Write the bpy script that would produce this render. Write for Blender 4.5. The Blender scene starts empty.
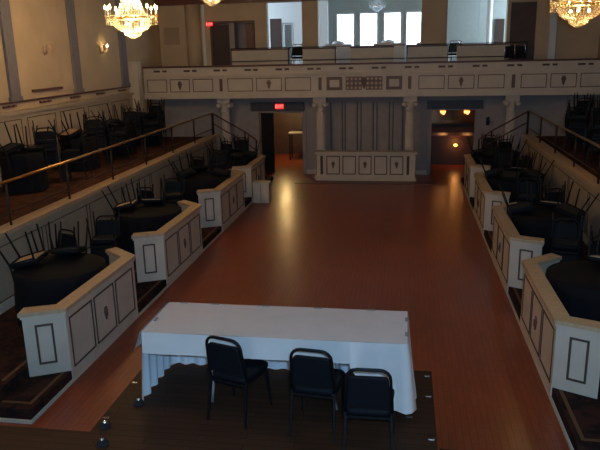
import bpy, math, random
from mathutils import Vector, Matrix
PI = math.pi
R = math.radians
rnd = random.Random(7)
sc = bpy.context.scene
col = sc.collection
D = bpy.data

# ---------------------------------------------------------------- camera
CAM = (0.0, 0.0, 3.95)
F, YAW, PITCH, ROLL = 655.07, .1601, .2595, -.0222
fw = Vector((-math.sin(YAW)*math.cos(PITCH), math.cos(YAW)*math.cos(PITCH), -math.sin(PITCH)))
r0 = Vector((math.cos(YAW), math.sin(YAW), 0)); u0 = r0.cross(fw)
rr = r0*math.cos(ROLL)+u0*math.sin(ROLL); uu = -r0*math.sin(ROLL)+u0*math.cos(ROLL)
cd = D.cameras.new('camera'); cam = D.objects.new('camera', cd); col.objects.link(cam)
cd.sensor_width = 36; cd.lens = F*36/600; cd.clip_start = .05; cd.clip_end = 200
M = Matrix((rr, uu, -fw)).transposed().to_4x4(); M.translation = CAM
cam.matrix_world = M
sc.camera = cam

# ---------------------------------------------------------------- world, exposure, daylight
w = D.worlds.new('sky'); sc.world = w; w.use_nodes = True
bg = w.node_tree.nodes['Background']
bg.inputs[0].default_value = (.60, .80, 1.0, 1); bg.inputs[1].default_value = 13.0
sc.view_settings.view_transform = 'Standard'; sc.view_settings.look = 'None'
sc.view_settings.exposure = 0.14; sc.view_settings.gamma = 1.0; sc.view_settings.use_curve_mapping = False
sc.cycles.max_bounces = 7; sc.cycles.diffuse_bounces = 4; sc.cycles.use_denoising = True
sc.cycles.sample_clamp_indirect = 3.0

def portal(x0, x1, z0, z1, y, into):          # daylight portal over a window opening
    ld = D.lights.new('daylight_portal', 'AREA'); ld.shape = 'RECTANGLE'
    ld.size = x1-x0; ld.size_y = z1-z0; ld.cycles.is_portal = True
    o = D.objects.new('daylight_portal', ld); col.objects.link(o)
    o.location = ((x0+x1)/2, y, (z0+z1)/2)
    o.rotation_euler = (R(90) if into > 0 else R(-90), 0, 0)
LOBBY_WIN = [(-2.9, -2.18), (-1.92, -1.2), (-.91, -.22), (.02, .62)]
REAR_WIN = [(-2.2, -1.0)]
# area lights point along local -Z: rot +90 about X looks towards +Y
portal(-2.95, .66, 4.1, 5.46, 29.12, -1)
portal(-4.85, -4.38, 3.4, 5.0, 26.62, -1)
for a, b in REAR_WIN: portal(a, b, .8, 2.4, -5.12, 1)

def side_portal(x, y0, y1, z0, z1, into):
    ld = D.lights.new('daylight_portal', 'AREA'); ld.shape = 'RECTANGLE'; ld.size = z1-z0; ld.size_y = y1-y0; ld.cycles.is_portal = True
    o = D.objects.new('daylight_portal', ld); col.objects.link(o); o.location = (x, (y0+y1)/2, (z0+z1)/2)
    o.rotation_euler = (0, R(-90)*into, 0)
ADDED_OPENINGS = {'left': (23.0, 26.2, 4.0, 6.2), 'right': (23.2, 28.4, 4.0, 6.2)}  # unseen side-wall openings, added to let more daylight into the lobby
side_portal(-8.42, *ADDED_OPENINGS['left'], 1); side_portal(6.07, *ADDED_OPENINGS['right'], -1)

def lamp(kind, name, loc, energy, color, size=.1, **k):
    ld = D.lights.new(name, kind); ld.energy = energy; ld.color = color
    if kind in ('POINT', 'SPOT'): ld.shadow_soft_size = size
    for a, b in k.items(): setattr(ld, a, b)
    o = D.objects.new(name, ld); col.objects.link(o); o.location = loc
    return o

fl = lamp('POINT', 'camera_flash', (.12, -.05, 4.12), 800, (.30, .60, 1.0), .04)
# ---------------------------------------------------------------- materials
def mat(name, color, rough=.6, metal=0., noise=0., nscale=6., bump=0., spec=.5, emit=None, estr=0., stretch=(1, 1, 1), alpha=None, trans=0.):
    m = D.materials.new(name); m.use_nodes = True; nt = m.node_tree; p = nt.nodes['Principled BSDF']
    p.inputs['Base Color'].default_value = (*color, 1); p.inputs['Roughness'].default_value = rough
    p.inputs['Metallic'].default_value = metal; p.inputs['Specular IOR Level'].default_value = spec
    p.inputs['Transmission Weight'].default_value = trans
    if emit: p.inputs['Emission Color'].default_value = (*emit, 1); p.inputs['Emission Strength'].default_value = estr
    if noise or bump:
        tc = nt.nodes.new('ShaderNodeTexCoord'); mp = nt.nodes.new('ShaderNodeMapping'); n = nt.nodes.new('ShaderNodeTexNoise')
        mp.inputs['Scale'].default_value = stretch; n.inputs['Scale'].default_value = nscale; n.inputs['Detail'].default_value = 5
        nt.links.new(tc.outputs['Object'], mp.inputs[0]); nt.links.new(mp.outputs[0], n.inputs['Vector'])
        if noise:
            r_ = nt.nodes.new('ShaderNodeValToRGB'); e = r_.color_ramp.elements
            e[0].position = .3; e[1].position = .72
            e[0].color = (*[c*(1-noise) for c in color], 1); e[1].color = (*[min(1, c*(1+noise*.7)) for c in color], 1)
            nt.links.new(n.outputs['Fac'], r_.inputs[0]); nt.links.new(r_.outputs[0], p.inputs['Base Color'])
        if bump:
            b = nt.nodes.new('ShaderNodeBump'); b.inputs['Strength'].default_value = bump; b.inputs['Distance'].default_value = .01
            nt.links.new(n.outputs['Fac'], b.inputs['Height']); nt.links.new(b.outputs[0], p.inputs['Normal'])
    return m

def plank_mat(name, c1, c2, cm, bw, rh, rough, rot=0., spec=.5):
    m = D.materials.new(name); m.use_nodes = True; nt = m.node_tree; p = nt.nodes['Principled BSDF']
    tc = nt.nodes.new('ShaderNodeTexCoord'); mp = nt.nodes.new('ShaderNodeMapping'); mp.inputs['Rotation'].default_value = (0, 0, rot)
    br = nt.nodes.new('ShaderNodeTexBrick')
    br.inputs['Color1'].default_value = (*c1, 1); br.inputs['Color2'].default_value = (*c2, 1); br.inputs['Mortar'].default_value = (*cm, 1)
    br.inputs['Scale'].default_value = 1; br.inputs['Mortar Size'].default_value = .004; br.inputs['Brick Width'].default_value = bw; br.inputs['Row Height'].default_value = rh
    n = nt.nodes.new('ShaderNodeTexNoise'); n.inputs['Scale'].default_value = .6; n.inputs['Detail'].default_value = 2
    mx = nt.nodes.new('ShaderNodeMix'); mx.data_type = 'RGBA'; mx.blend_type = 'MULTIPLY'; mx.inputs[0].default_value = .5
    rm = nt.nodes.new('ShaderNodeMapRange'); rm.inputs[1].default_value = .3; rm.inputs[2].default_value = .7; rm.inputs[3].default_value = rough-.02; rm.inputs[4].default_value = rough+.03
    L = nt.links.new
    L(tc.outputs['Object'], mp.inputs[0]); L(mp.outputs[0], br.inputs['Vector']); L(tc.outputs['Object'], n.inputs['Vector'])
    L(br.outputs['Color'], mx.inputs[6]); L(n.outputs['Fac'], mx.inputs[7]); L(mx.outputs[2], p.inputs['Base Color'])
    L(n.outputs['Fac'], rm.inputs[0]); L(rm.outputs[0], p.inputs['Roughness']); p.inputs['Specular IOR Level'].default_value = spec
    return m

def carpet_mat(name, base, fig, scale=5.):
    m = D.materials.new(name); m.use_nodes = True; nt = m.node_tree; p = nt.nodes['Principled BSDF']
    tc = nt.nodes.new('ShaderNodeTexCoord'); v = nt.nodes.new('ShaderNodeTexVoronoi'); v.inputs['Scale'].default_value = scale; v.feature = 'SMOOTH_F1'
    n = nt.nodes.new('ShaderNodeTexNoise'); n.inputs['Scale'].default_value = scale*3
    ad = nt.nodes.new('ShaderNodeMath'); ad.operation = 'MULTIPLY'
    r_ = nt.nodes.new('ShaderNodeValToRGB'); e = r_.color_ramp.elements
    e[0].position = .14; e[0].color = (*fig, 1); e[1].position = .3; e[1].color = (*base, 1)
    L = nt.links.new
    L(tc.outputs['Object'], v.inputs['Vector']); L(tc.outputs['Object'], n.inputs['Vector']); L(v.outputs['Distance'], ad.inputs[0]); L(n.outputs['Fac'], ad.inputs[1])
    L(ad.outputs[0], r_.inputs[0]); L(r_.outputs[0], p.inputs['Base Color']); p.inputs['Roughness'].default_value = .95; p.inputs['Specular IOR Level'].default_value = .1
    return m

def glass_mat(name, tint=(1, 1, 1)):
    m = D.materials.new(name); m.use_nodes = True; nt = m.node_tree; nt.nodes.remove(nt.nodes['Principled BSDF'])
    t = nt.nodes.new('ShaderNodeBsdfTransparent'); t.inputs[0].default_value = (*tint, 1)
    g = nt.nodes.new('ShaderNodeBsdfGlossy'); g.inputs['Roughness'].default_value = .03
    mx = nt.nodes.new('ShaderNodeMixShader'); mx.inputs[0].default_value = .06
    nt.links.new(t.outputs[0], mx.inputs[1]); nt.links.new(g.outputs[0], mx.inputs[2]); nt.links.new(mx.outputs[0], nt.nodes['Material Output'].inputs[0])
    return m

def crystal_mat(name, c=(1, .93, .75)):
    m = D.materials.new(name); m.use_nodes = True; nt = m.node_tree; nt.nodes.remove(nt.nodes['Principled BSDF'])
    t = nt.nodes.new('ShaderNodeBsdfTranslucent'); t.inputs[0].default_value = (*c, 1)
    g = nt.nodes.new('ShaderNodeBsdfGlossy'); g.inputs['Roughness'].default_value = .15; g.inputs[0].default_value = (*c, 1)
    tr = nt.nodes.new('ShaderNodeBsdfTransparent')
    a = nt.nodes.new('ShaderNodeMixShader'); a.inputs[0].default_value = .35; b = nt.nodes.new('ShaderNodeMixShader'); b.inputs[0].default_value = .3
    L = nt.links.new
    L(t.outputs[0], a.inputs[1]); L(g.outputs[0], a.inputs[2]); L(a.outputs[0], b.inputs[1]); L(tr.outputs[0], b.inputs[2]); L(b.outputs[0], nt.nodes['Material Output'].inputs[0])
    return m

MT = dict(
    cream=mat('cream_paint', (.62, .52, .40), .55, noise=.08, nscale=3),
    dado=mat('tan_dado_paint', (.44, .34, .235), .6, noise=.08, nscale=3),
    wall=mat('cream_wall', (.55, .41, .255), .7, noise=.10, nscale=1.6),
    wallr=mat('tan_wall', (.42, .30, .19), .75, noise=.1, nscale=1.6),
    lobby=mat('grey_green_wall', (.44, .48, .45), .8, noise=.06),
    lav=mat('lavender_wall', (.37, .31, .28), .8, noise=.08),
    blue=mat('blue_grey_paint', (.17, .15, .145), .6, noise=.1),
    dblue=mat('dark_blue_paint', (.035, .035, .045), .5),
    pil=mat('grey_mauve_paint', (.19, .17, .175), .65, noise=.1),
    inlay=mat('dark_inlay', (.085, .045, .028), .5),
    relief=mat('bronze_relief', (.16, .09, .06), .5, metal=.2),
    wood=mat('red_brown_wood', (.13, .04, .025), .4, noise=.2, nscale=9, stretch=(1, 8, 1)),
    cap=mat('tan_wood_cap', (.55, .38, .22), .45, noise=.15, nscale=7, stretch=(1, 5, 1)),
    ceil=mat('ceiling_paint', (.33, .26, .2), .8),
    brass=mat('brass', (.62, .36, .12), .3, metal=1),
    gold=mat('gold_carpet_border', (.13, .06, .02), .9),
    iron=mat('dark_metal', (.03, .022, .02), .45, metal=.4),
    black=mat('black_vinyl', (.004, .0045, .007), .7, bump=.2, nscale=60, spec=.2),
    tube=mat('black_tube', (.005, .005, .006), .55, spec=.25),
    chrome=mat('chrome_tube', (.75, .75, .78), .2, metal=1),
    ply=mat('tan_plywood', (.46, .31, .19), .6, noise=.15, nscale=9),
    bcloth=mat('black_cloth', (.005, .005, .007), .85, spec=.2),
    linen=mat('white_linen', (.74, .65, .59), .85, bump=.3, nscale=7, noise=.04),
    skirt=mat('white_skirting', (.78, .77, .78), .8),
    clip=mat('grey_plastic_clip', (.28, .25, .23), .5),
    ltube=mat('pale_table_leg', (.40, .38, .37), .4, metal=.3),
    dance=plank_mat('dance_floor_wood', (.40, .082, .026), (.34, .066, .02), (.22, .045, .015), .3, .075, .30, R(90), .5),
    stage=plank_mat('dark_stage_wood', (.075, .031, .014), (.055, .023, .011), (.02, .009, .006), .9, .09, .6, 0, .2),
    carpet=carpet_mat('figured_carpet', (.018, .011, .010), (.05, .02, .014)),
    redcarpet=carpet_mat('red_carpet', (.055, .022, .016), (.09, .04, .022)),
    door=mat('dark_door', (.05, .025, .018), .5),
    frame=mat('white_window_paint', (.7, .72, .72), .6),
    pane=glass_mat('window_glass'),
    crystal=crystal_mat('crystal'),
    dullcrystal=crystal_mat('pale_crystal', (.9, .95, 1)),
    bulb=mat('lit_bulb', (1, .8, .5), .4, emit=(1, .72, .34), estr=40),
    amber=mat('amber_lamp', (1, .5, .2), .4, emit=(1, .33, .07), estr=3.5),
    exit=mat('red_exit_light', (.6, .02, .02), .4, emit=(1, .03, .03), estr=.9),
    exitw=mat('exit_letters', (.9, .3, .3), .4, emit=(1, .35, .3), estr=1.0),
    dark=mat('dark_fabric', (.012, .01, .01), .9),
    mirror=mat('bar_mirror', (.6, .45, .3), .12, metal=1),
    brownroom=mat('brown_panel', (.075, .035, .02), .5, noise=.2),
)

# ---------------------------------------------------------------- mesh builder
class MB:
    def __init__(s): s.v = []; s.f = []; s.sm = []
    def add(s, vs, fs, M=None, smooth=False):
        b = len(s.v)
        for v in vs:
            v = Vector(v)
            s.v.append(tuple(M @ v) if M else tuple(v))
        for f in fs: s.f.append([i+b for i in f]); s.sm.append(smooth)
        return s
    def box(s, x0, x1, y0, y1, z0, z1, M=None, bev=0.):
        if bev:
            b = min(bev, (x1-x0)*.45, (y1-y0)*.45, (z1-z0)*.45)
            # chamfered box: three nested boxes' corner points
            pts = []; idx = {}
            for i in (0, 1):
                for j in (0, 1):
                    for k in (0, 1):
                        X = (x0, x1)[i]; Y = (y0, y1)[j]; Z = (z0, z1)[k]; sx = 1-2*i; sy = 1-2*j; sz = 1-2*k
                        for a in range(3):
                            p = [X+sx*b, Y+sy*b, Z+sz*b]; p[a] = (X, Y, Z)[a]
                            idx[(i, j, k, a)] = len(pts); pts.append(p)
            F_ = []
            for a in range(3):
                o1, o2 = [(1, 2), (0, 2), (0, 1)][a]
                for s_ in (0, 1):
                    q = []
                    for (p, r) in ((0, 0), (1, 0), (1, 1), (0, 1)):
                        c = [0, 0, 0]; c[a] = s_; c[o1] = p; c[o2] = r; q.append(idx[(*c, a)])
                    F_.append(q)
            for a in range(3):          # edges along axis a
                o1, o2 = [(1, 2), (0, 2), (0, 1)][a]
                for p in (0, 1):
                    for r in (0, 1):
                        c0 = [0, 0, 0]; c0[o1] = p; c0[o2] = r; c1 = list(c0); c1[a] = 1
                        F_.append([idx[(*c0, o1)], idx[(*c0, o2)], idx[(*c1, o2)], idx[(*c1, o1)]])
            for i in (0, 1):
                for j in (0, 1):
                    for k in (0, 1): F_.append([idx[(i, j, k, a)] for a in range(3)])
            return s.add(pts, F_, M)
        v = [(x0, y0, z0), (x1, y0, z0), (x1, y1, z0), (x0, y1, z0), (x0, y0, z1), (x1, y0, z1), (x1, y1, z1), (x0, y1, z1)]
        return s.add(v, [(0, 3, 2, 1), (4, 5, 6, 7), (0, 1, 5, 4), (1, 2, 6, 5), (2, 3, 7, 6), (3, 0, 4, 7)], M)
    def tube(s, path, r, n=8, closed=False, square=False, M=None):
        P = [Vector(p) for p in path]; rings = []
        if square: n = 4
        prev = None
        for i, p in enumerate(P):
            if closed: t = (P[(i+1) % len(P)]-P[i-1])
            else: t = P[min(i+1, len(P)-1)]-P[max(i-1, 0)]
            t.normalize()
            up = Vector((1, 0, 0)) if abs(t.x) < .9 else Vector((0, 1, 0))
            if prev is not None: a = (prev-t*prev.dot(t)).normalized()
            else: a = t.cross(up).normalized()
            prev = a; b = t.cross(a)
            rad = r[i] if isinstance(r, (list, tuple)) else r
            o = PI/4 if square else 0
            rings.append([p+(a*math.cos(o+2*PI*k/n)+b*math.sin(o+2*PI*k/n))*rad for k in range(n)])
        v = [q for g in rings for q in g]; f = []; m = len(rings)
        for i in range(m if closed else m-1):
            for k in range(n):
                a = i*n+k; b2 = i*n+(k+1) % n; c = ((i+1) % m)*n+(k+1) % n; d = ((i+1) % m)*n+k
                f.append((a, b2, c, d))
        if not closed: f += [tuple(range(n))[::-1], tuple((m-1)*n+k for k in range(n))]
        return s.add(v, f, M, smooth=not square)
    def lathe(s, prof, n=16, c=(0, 0, 0), M=None, cap=True):
        v = []; f = []
        for (r, z) in prof:
            for k in range(n): v.append((c[0]+r*math.cos(2*PI*k/n), c[1]+r*math.sin(2*PI*k/n), c[2]+z))
        for i in range(len(prof)-1):
            for k in range(n): f.append((i*n+k, i*n+(k+1) % n, (i+1)*n+(k+1) % n, (i+1)*n+k))
        if cap: f += [tuple(range(n))[::-1], tuple((len(prof)-1)*n+k for k in range(n))]
        return s.add(v, f, M, smooth=True)
    def prism(s, poly, a, b, axis='z', M=None):   # poly 2D extruded along axis
        n = len(poly); v = []
        for h in (a, b):
            for (p, q) in poly:
                v.append({'z': (p, q, h), 'y': (p, h, q), 'x': (h, p, q)}[axis])
        f = [tuple(range(n))[::-1], tuple(range(n, 2*n))]+[(i, (i+1) % n, n+(i+1) % n, n+i) for i in range(n)]
        return s.add(v, f, M)
    def build(s, name, m, parent=None, loc=None):
        me = D.meshes.new(name); me.from_pydata(s.v, [], s.f); me.materials.append(MT[m] if isinstance(m, str) else m)
        me.polygons.foreach_set('use_smooth', s.sm); me.update()
        import bmesh
        b = bmesh.new(); b.from_mesh(me); bmesh.ops.recalc_face_normals(b, faces=b.faces); b.to_mesh(me); b.free()
        o = D.objects.new(name, me); col.objects.link(o)
        if parent: o.parent = parent
        if loc: o.location = loc
        return o

def tag(o, label, cat, group=None, kind=None):
    o['label'] = label; o['category'] = cat
    if group: o['group'] = group
    if kind: o['kind'] = kind
    return o
def thing(name, loc, label, cat, group=None, rz=0.):
    o = D.objects.new(name, None); col.objects.link(o); o.location = loc; o.rotation_euler = (0, 0, rz); o.empty_display_size = .1
    return tag(o, label, cat, group)
def struct(name, mb, m):
    o = mb.build(name, m); o['kind'] = 'structure'; return o
def kids(o): return [c for c in D.objects if c.parent == o]
def copy_tree(o, parent=None):
    c = o.copy(); col.objects.link(c); c.parent = parent
    for k in list(o.children): copy_tree(k, c)
    return c
def ring(mb, x0, x1, z0, z1, y, t, d=.008, M=None):     # rectangular inlay ring on a face looking to -Y
    mb.box(x0, x1, y-d, y, z0, z0+t, M); mb.box(x0, x1, y-d, y, z1-t, z1, M)
    mb.box(x0, x0+t, y-d, y, z0+t, z1-t, M); mb.box(x1-t, x1, y-d, y, z0+t, z1-t, M)
    return mb
def rosette(mb, x, z, y, s, M=None):                    # shield-like relief with leaves
    P = [(0, -1), (.35, -.55), (.55, 0), (.9, .35), (.55, .5), (.5, .95), (.2, .7), (0, 1.05), (-.2, .7), (-.5, .95), (-.55, .5), (-.9, .35), (-.55, 0), (-.35, -.55)]
    mb.prism([(x+p*s*.6, z+q*s) for p, q in P], y-.02, y, 'y', M)
    mb.prism([(x+p*s*.25, z+q*s*.5) for p, q in P], y-.035, y-.02, 'y', M)
    return mb

# ---------------------------------------------------------------- room shell
XL, XR = -8.2, 5.85          # outer side walls
TL, TR = -5.83, 3.47         # tier walls
BL, BR = -4.04, 1.73         # booth fronts
CX = -1.17
CEIL = 6.6
UP = 1.4                     # upper terrace floor
LO = .3                      # booth terrace floor

struct('floor', MB().box(XL-.2, XR+.2, -5.2, 29.3, -.2, 0), 'dance')
struct('ceiling', MB().box(XL-.2, XR+.2, -5.2, 29.3, CEIL, CEIL+.15), 'ceil')
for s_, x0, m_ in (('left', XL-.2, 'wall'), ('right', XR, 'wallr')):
    a, b, c, d = ADDED_OPENINGS[s_]
    struct('wall_'+s_, MB().box(x0, x0+.2, -5.2, a, 0, CEIL).box(x0, x0+.2, b, 29.3, 0, CEIL).box(x0, x0+.2, a, b, 0, c).box(x0, x0+.2, a, b, d, CEIL), m_)  # wall left open at the added daylight opening

def wall_with_holes(name, x0, x1, z0, z1, y0, y1, holes, m):
    mb = MB(); xs = x0
    for (a, b, c, d) in sorted(holes):
        if a > xs: mb.box(xs, a, y0, y1, z0, z1)
        if c > z0: mb.box(a, b, y0, y1, z0, c)
        if d < z1: mb.box(a, b, y0, y1, d, z1)
        xs = b
    if xs < x1: mb.box(xs, x1, y0, y1, z0, z1)
    return struct(name, mb, m)
# wall behind the viewer with tall windows
wall_with_holes('wall_front', XL, XR, 0, CEIL, -5.2, -5.0, [(a, b, .8, 2.4) for a, b in REAR_WIN], 'wall')
# lobby end wall with the four bright windows
wall_with_holes('wall_lobby', XL, XR, 0, CEIL, 29.0, 29.2, [(a, b, 4.1, 5.42) for a, b in LOBBY_WIN], 'lobby')
def window(n, x0, x1, z0, z1, y, mullions=1):
    t = .05; mb = MB()
    mb.box(x0-t, x1+t, y-.05, y+.05, z0-t, z0+.02); mb.box(x0-t, x1+t, y-.05, y+.05, z1-.02, z1+t)
    mb.box(x0-t, x0+.02, y-.05, y+.05, z0, z1); mb.box(x1-.02, x1+t, y-.05, y+.05, z0, z1)
    for k in range(1, mullions):
        x = x0+(x1-x0)*k/mullions; mb.box(x-.02, x+.02, y-.03, y+.03, z0, z1)
    o = struct('window_%d' % n, mb, 'frame')
    p = MB().box(x0, x1, y-.004, y+.004, z0, z1).build('window_pane', 'pane', o)
for i, (a, b) in enumerate(LOBBY_WIN): window(i+1, a, b, 4.1, 5.42, 29.03)
for i, (a, b) in enumerate(REAR_WIN): window(i+6, a, b, .8, 2.4, -5.05, 2)

# end wall under the balcony, with the two door openings
wall_with_holes('wall_back', XL, XR, 0, 2.95, 21.3, 21.5, [(-4.72, -3.28, 0, 2.02), (.86, 2.2, 0, 2.06)], 'lav')
struct('trim_1', MB().box(XL, -5.0, 21.24, 21.3, 2.08, 2.5).box(-5.0, .5, 21.22, 21.3, 2.4, 2.58).box(.5, XR, 21.22, 21.3, 2.38, 2.58), 'lav')
struct('trim_2', MB().box(-4.95, -3.2, 21.16, 21.24, 2.08, 2.36).box(.70, 2.42, 21.16, 21.24, 2.10, 2.36), 'dblue')
for n, (a, b, h) in enumerate([(-4.72, -3.28, 2.02), (.86, 2.2, 2.06)]):
    struct('trim_%d' % (n+3), MB().box(a-.12, a, 21.25, 21.3, 0, h+.05).box(b, b+.12, 21.25, 21.3, 0, h+.05).box(a, b, 21.25, 21.3, h, h+.05), 'lav')
struct('baseboard_back', MB().box(-3.16, -2.7, 21.26, 21.3, 0, .14).box(.4, .74, 21.26, 21.3, 0, .14).box(2.32, XR, 21.26, 21.3, 0, .14), 'cream')
# rooms behind the openings
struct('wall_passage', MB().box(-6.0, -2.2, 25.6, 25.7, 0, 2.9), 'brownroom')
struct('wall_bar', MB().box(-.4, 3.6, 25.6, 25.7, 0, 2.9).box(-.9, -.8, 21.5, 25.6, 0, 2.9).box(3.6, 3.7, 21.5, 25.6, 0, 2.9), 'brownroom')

# terraces
for s, (bx, tx, ox) in {'left': (BL, TL, XL), 'right': (BR, TR, XR)}.items():
    g = -1 if s == 'left' else 1
    mb = MB(); a, b = sorted((bx+g*.45, tx)); mb.box(a, b, 6.0, 20.0, 0, LO)
    a, b = sorted((bx+g*.012, bx+g*.45)); mb.box(a, b, 5.98, 20.0, 0, .15)
    struct('floor_booth_terrace_'+s, mb, 'carpet')
    a, b = sorted((tx+g*.15, ox)); struct('floor_upper_terrace_'+s, MB().box(a, b, 3.0, 20.0, 0, UP), 'redcarpet')
    # white kerb edge and gold border lines in the stair carpet
    a, b = sorted((bx-g*.012, bx+g*.012)); mb = MB().box(a, b, 5.96, 20.0, 0, .035)
    a, b = sorted((bx-g*.012, tx)); mb.box(a, b, 5.93, 5.96, 0, .035)
    struct('trim_%d' % (5 if g < 0 else 6), mb, 'cream')
    mb = MB()
    a, b = sorted((bx+g*.07, bx+g*.11)); mb.box(a, b, 6.13, 20.0, .15, .153)
    a, b = sorted((bx+g*.07, bx+g*.45)); mb.box(a, b, 6.09, 6.13, .15, .153)
    a, b = sorted((bx+g*.52, bx+g*.56)); mb.box(a, b, 6.3, 20.0, LO, LO+.003)
    struct('trim_%d' % (7 if g < 0 else 8), mb, 'gold')
    # tier wall
    a, b = sorted((tx, tx+g*.15)); struct('wall_terrace_'+s, MB().box(a, b, 3.0, 20.0, 0, UP), 'dado')
    a, b = sorted((tx-g*.05, tx+g*.22)); mb = MB().box(a, b, 3.0, 20.05, UP, UP+.07)
    struct('trim_%d' % (9 if g < 0 else 10), mb, 'cap')
    a, b = sorted((tx-g*.02, tx)); struct('baseboard_'+s, MB().box(a, b, 3.0, 20.0, LO, LO+.14), 'cream')
    # dark inlay lines on the tier wall
    mb = MB(); a, b = sorted((tx-g*.008, tx))
    mb.box(a, b, 3.2, 19.9, UP-.15, UP-.135); mb.box(a, b, 3.2, 19.9, LO+.15, LO+.165)
    y = 3.4
    while y < 19.5:
        mb.box(a, b, y, y+.02, LO+.165, UP-.15); y += 1.45
        mb.box(a, b, y, y+.02, LO+.165, UP-.15); y += .12
    struct('trim_%d' % (11 if g < 0 else 12), mb, 'inlay')
    # wainscot on the outer wall
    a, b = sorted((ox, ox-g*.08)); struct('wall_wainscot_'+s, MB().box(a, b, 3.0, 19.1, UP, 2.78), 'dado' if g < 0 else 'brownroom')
    a, b = sorted((ox, ox-g*.14)); struct('trim_%d' % (13 if g < 0 else 14), MB().box(a, b, 3.0, 19.1, 2.78, 2.86), 'dado')
    a, b = sorted((ox, ox-g*.05)); mb = MB().box(a, b, 3.0, 19.1, 3.01, 3.05)
    y = 4.0
    while y < 18.8:                      # pierced grille slots between ledge and rail
        for k in range(3): mb.box(a, b, y+k*.17, y+k*.17+.12, 2.93, 2.975)
        y += 1.43
    struct('trim_%d' % (15 if g < 0 else 16), mb, 'wood')
    mb = MB(); a, b = sorted((ox-g*.08, ox-g*.088)); y = 3.3
    while y < 18.6:
        mb.box(a, b, y, y+1.2, 2.66, 2.68); mb.box(a, b, y, y+1.2, UP+.2, UP+.22)
        mb.box(a, b, y, y+.02, UP+.22, 2.66); mb.box(a, b, y+1.18, y+1.2, UP+.22, 2.66); y += 1.43
    struct('trim_%d' % (17 if g < 0 else 18), mb, 'inlay')
    # pilasters
    for k, (y0, y1) in enumerate([(7.2, 7.55), (10.03, 10.38), (12.88, 13.23), (15.70, 16.05), (18.6, 19.0)]):
        a, b = sorted((ox, ox-g*.06)); struct('trim_%d' % (20+k+(0 if g < 0 else 5)), MB().box(a, b, y0, y1, 3.05, CEIL).box(*sorted((ox, ox-g*.075)), y0-.04, y1+.04, 3.05, 3.14), 'pil')
    # end post where the terrace meets the balcony
    a, b = sorted((ox, ox-g*.3)); struct('trim_%d' % (30 if g < 0 else 31), MB().box(a, b, 19.1, 19.4, UP, 3.75), 'cream')

# ---------------------------------------------------------------- balcony (a built-in thing with its parts)
bal = thing('balcony', (0, 20.3, 0), 'long cream panelled balcony across the end of the ballroom above the columns', 'balcony')
MB().box(XL, XR, .0, .16, 2.68, 3.52).build('fascia', 'cream', bal)
MB().box(XL, XR, -.06, 1.7, 2.56, 2.68).build('balcony_soffit', 'cream', bal)
MB().box(XL, XR, .16, 1.7, 2.9, 3.0).build('balcony_floor', 'redcarpet', bal)
MB().box(XL, XR, -.05, 0, 2.68, 2.72).box(XL, XR, -.07, 0, 3.24, 3.29).build('moulding', 'cream', bal)
MB().box(XL, XR, -.05, .2, 3.52, 3.57, bev=.01).build('handrail', 'wood', bal)
x = XL+.35
while x < XR-.3:
    MB().box(x, x+.2, -.012, 0, 3.39, 3.45).build('slot_inlay', 'inlay', bal); MB().box(x+.28, x+.42, -.012, 0, 3.39, 3.45).build('slot_inlay', 'inlay', bal); x += .98
bays = [(-8.18, -5.82), (-5.55, -2.72), (.32, 3.0), (3.26, 5.83)]
for x in (-5.68, -2.56, .14, 3.13): MB().box(x-.05, x+.05, -.012, 0, 2.78, 3.16).build('strip_inlay', 'relief', bal)
for (a, b) in bays:
    n = 3; wd = (b-a-.1)/n
    for k in range(n):
        x0 = a+.08+k*wd; x1 = x0+wd-.1
        ring(MB(), x0, x1, 2.77, 3.17, 0, .022).build('panel_moulding', 'inlay', bal)
        if k == 1: rosette(MB(), (x0+x1)/2, 2.97, 0, .15).build('panel_ornament', 'relief', bal)
for (x0, x1) in ((-2.36, -1.88), (-.56, -.08)):
    ring(MB(), x0, x1, 2.77, 3.17, 0, .09, .015).build('panel_moulding', 'relief', bal)
for x0 in (-1.78, -1.17):
    gp = MB().box(x0, x0+.5, -.01, 0, 2.77, 3.17).build('grille_panel', 'relief', bal)
    mb = MB()
    for i in range(4):
        for j in range(3):
            cx_, cz_ = x0+.0625+i*.125, 2.77+.067+j*.133
            mb.prism([(cx_-.045, cz_), (cx_, cz_-.05), (cx_+.045, cz_), (cx_, cz_+.05)], -.02, -.008, 'y')
    mb.build('lattice', 'cap', gp)
rosette(MB(), -1.22, 2.98, 0, .2).build('crest_ornament', 'inlay', bal)

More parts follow.
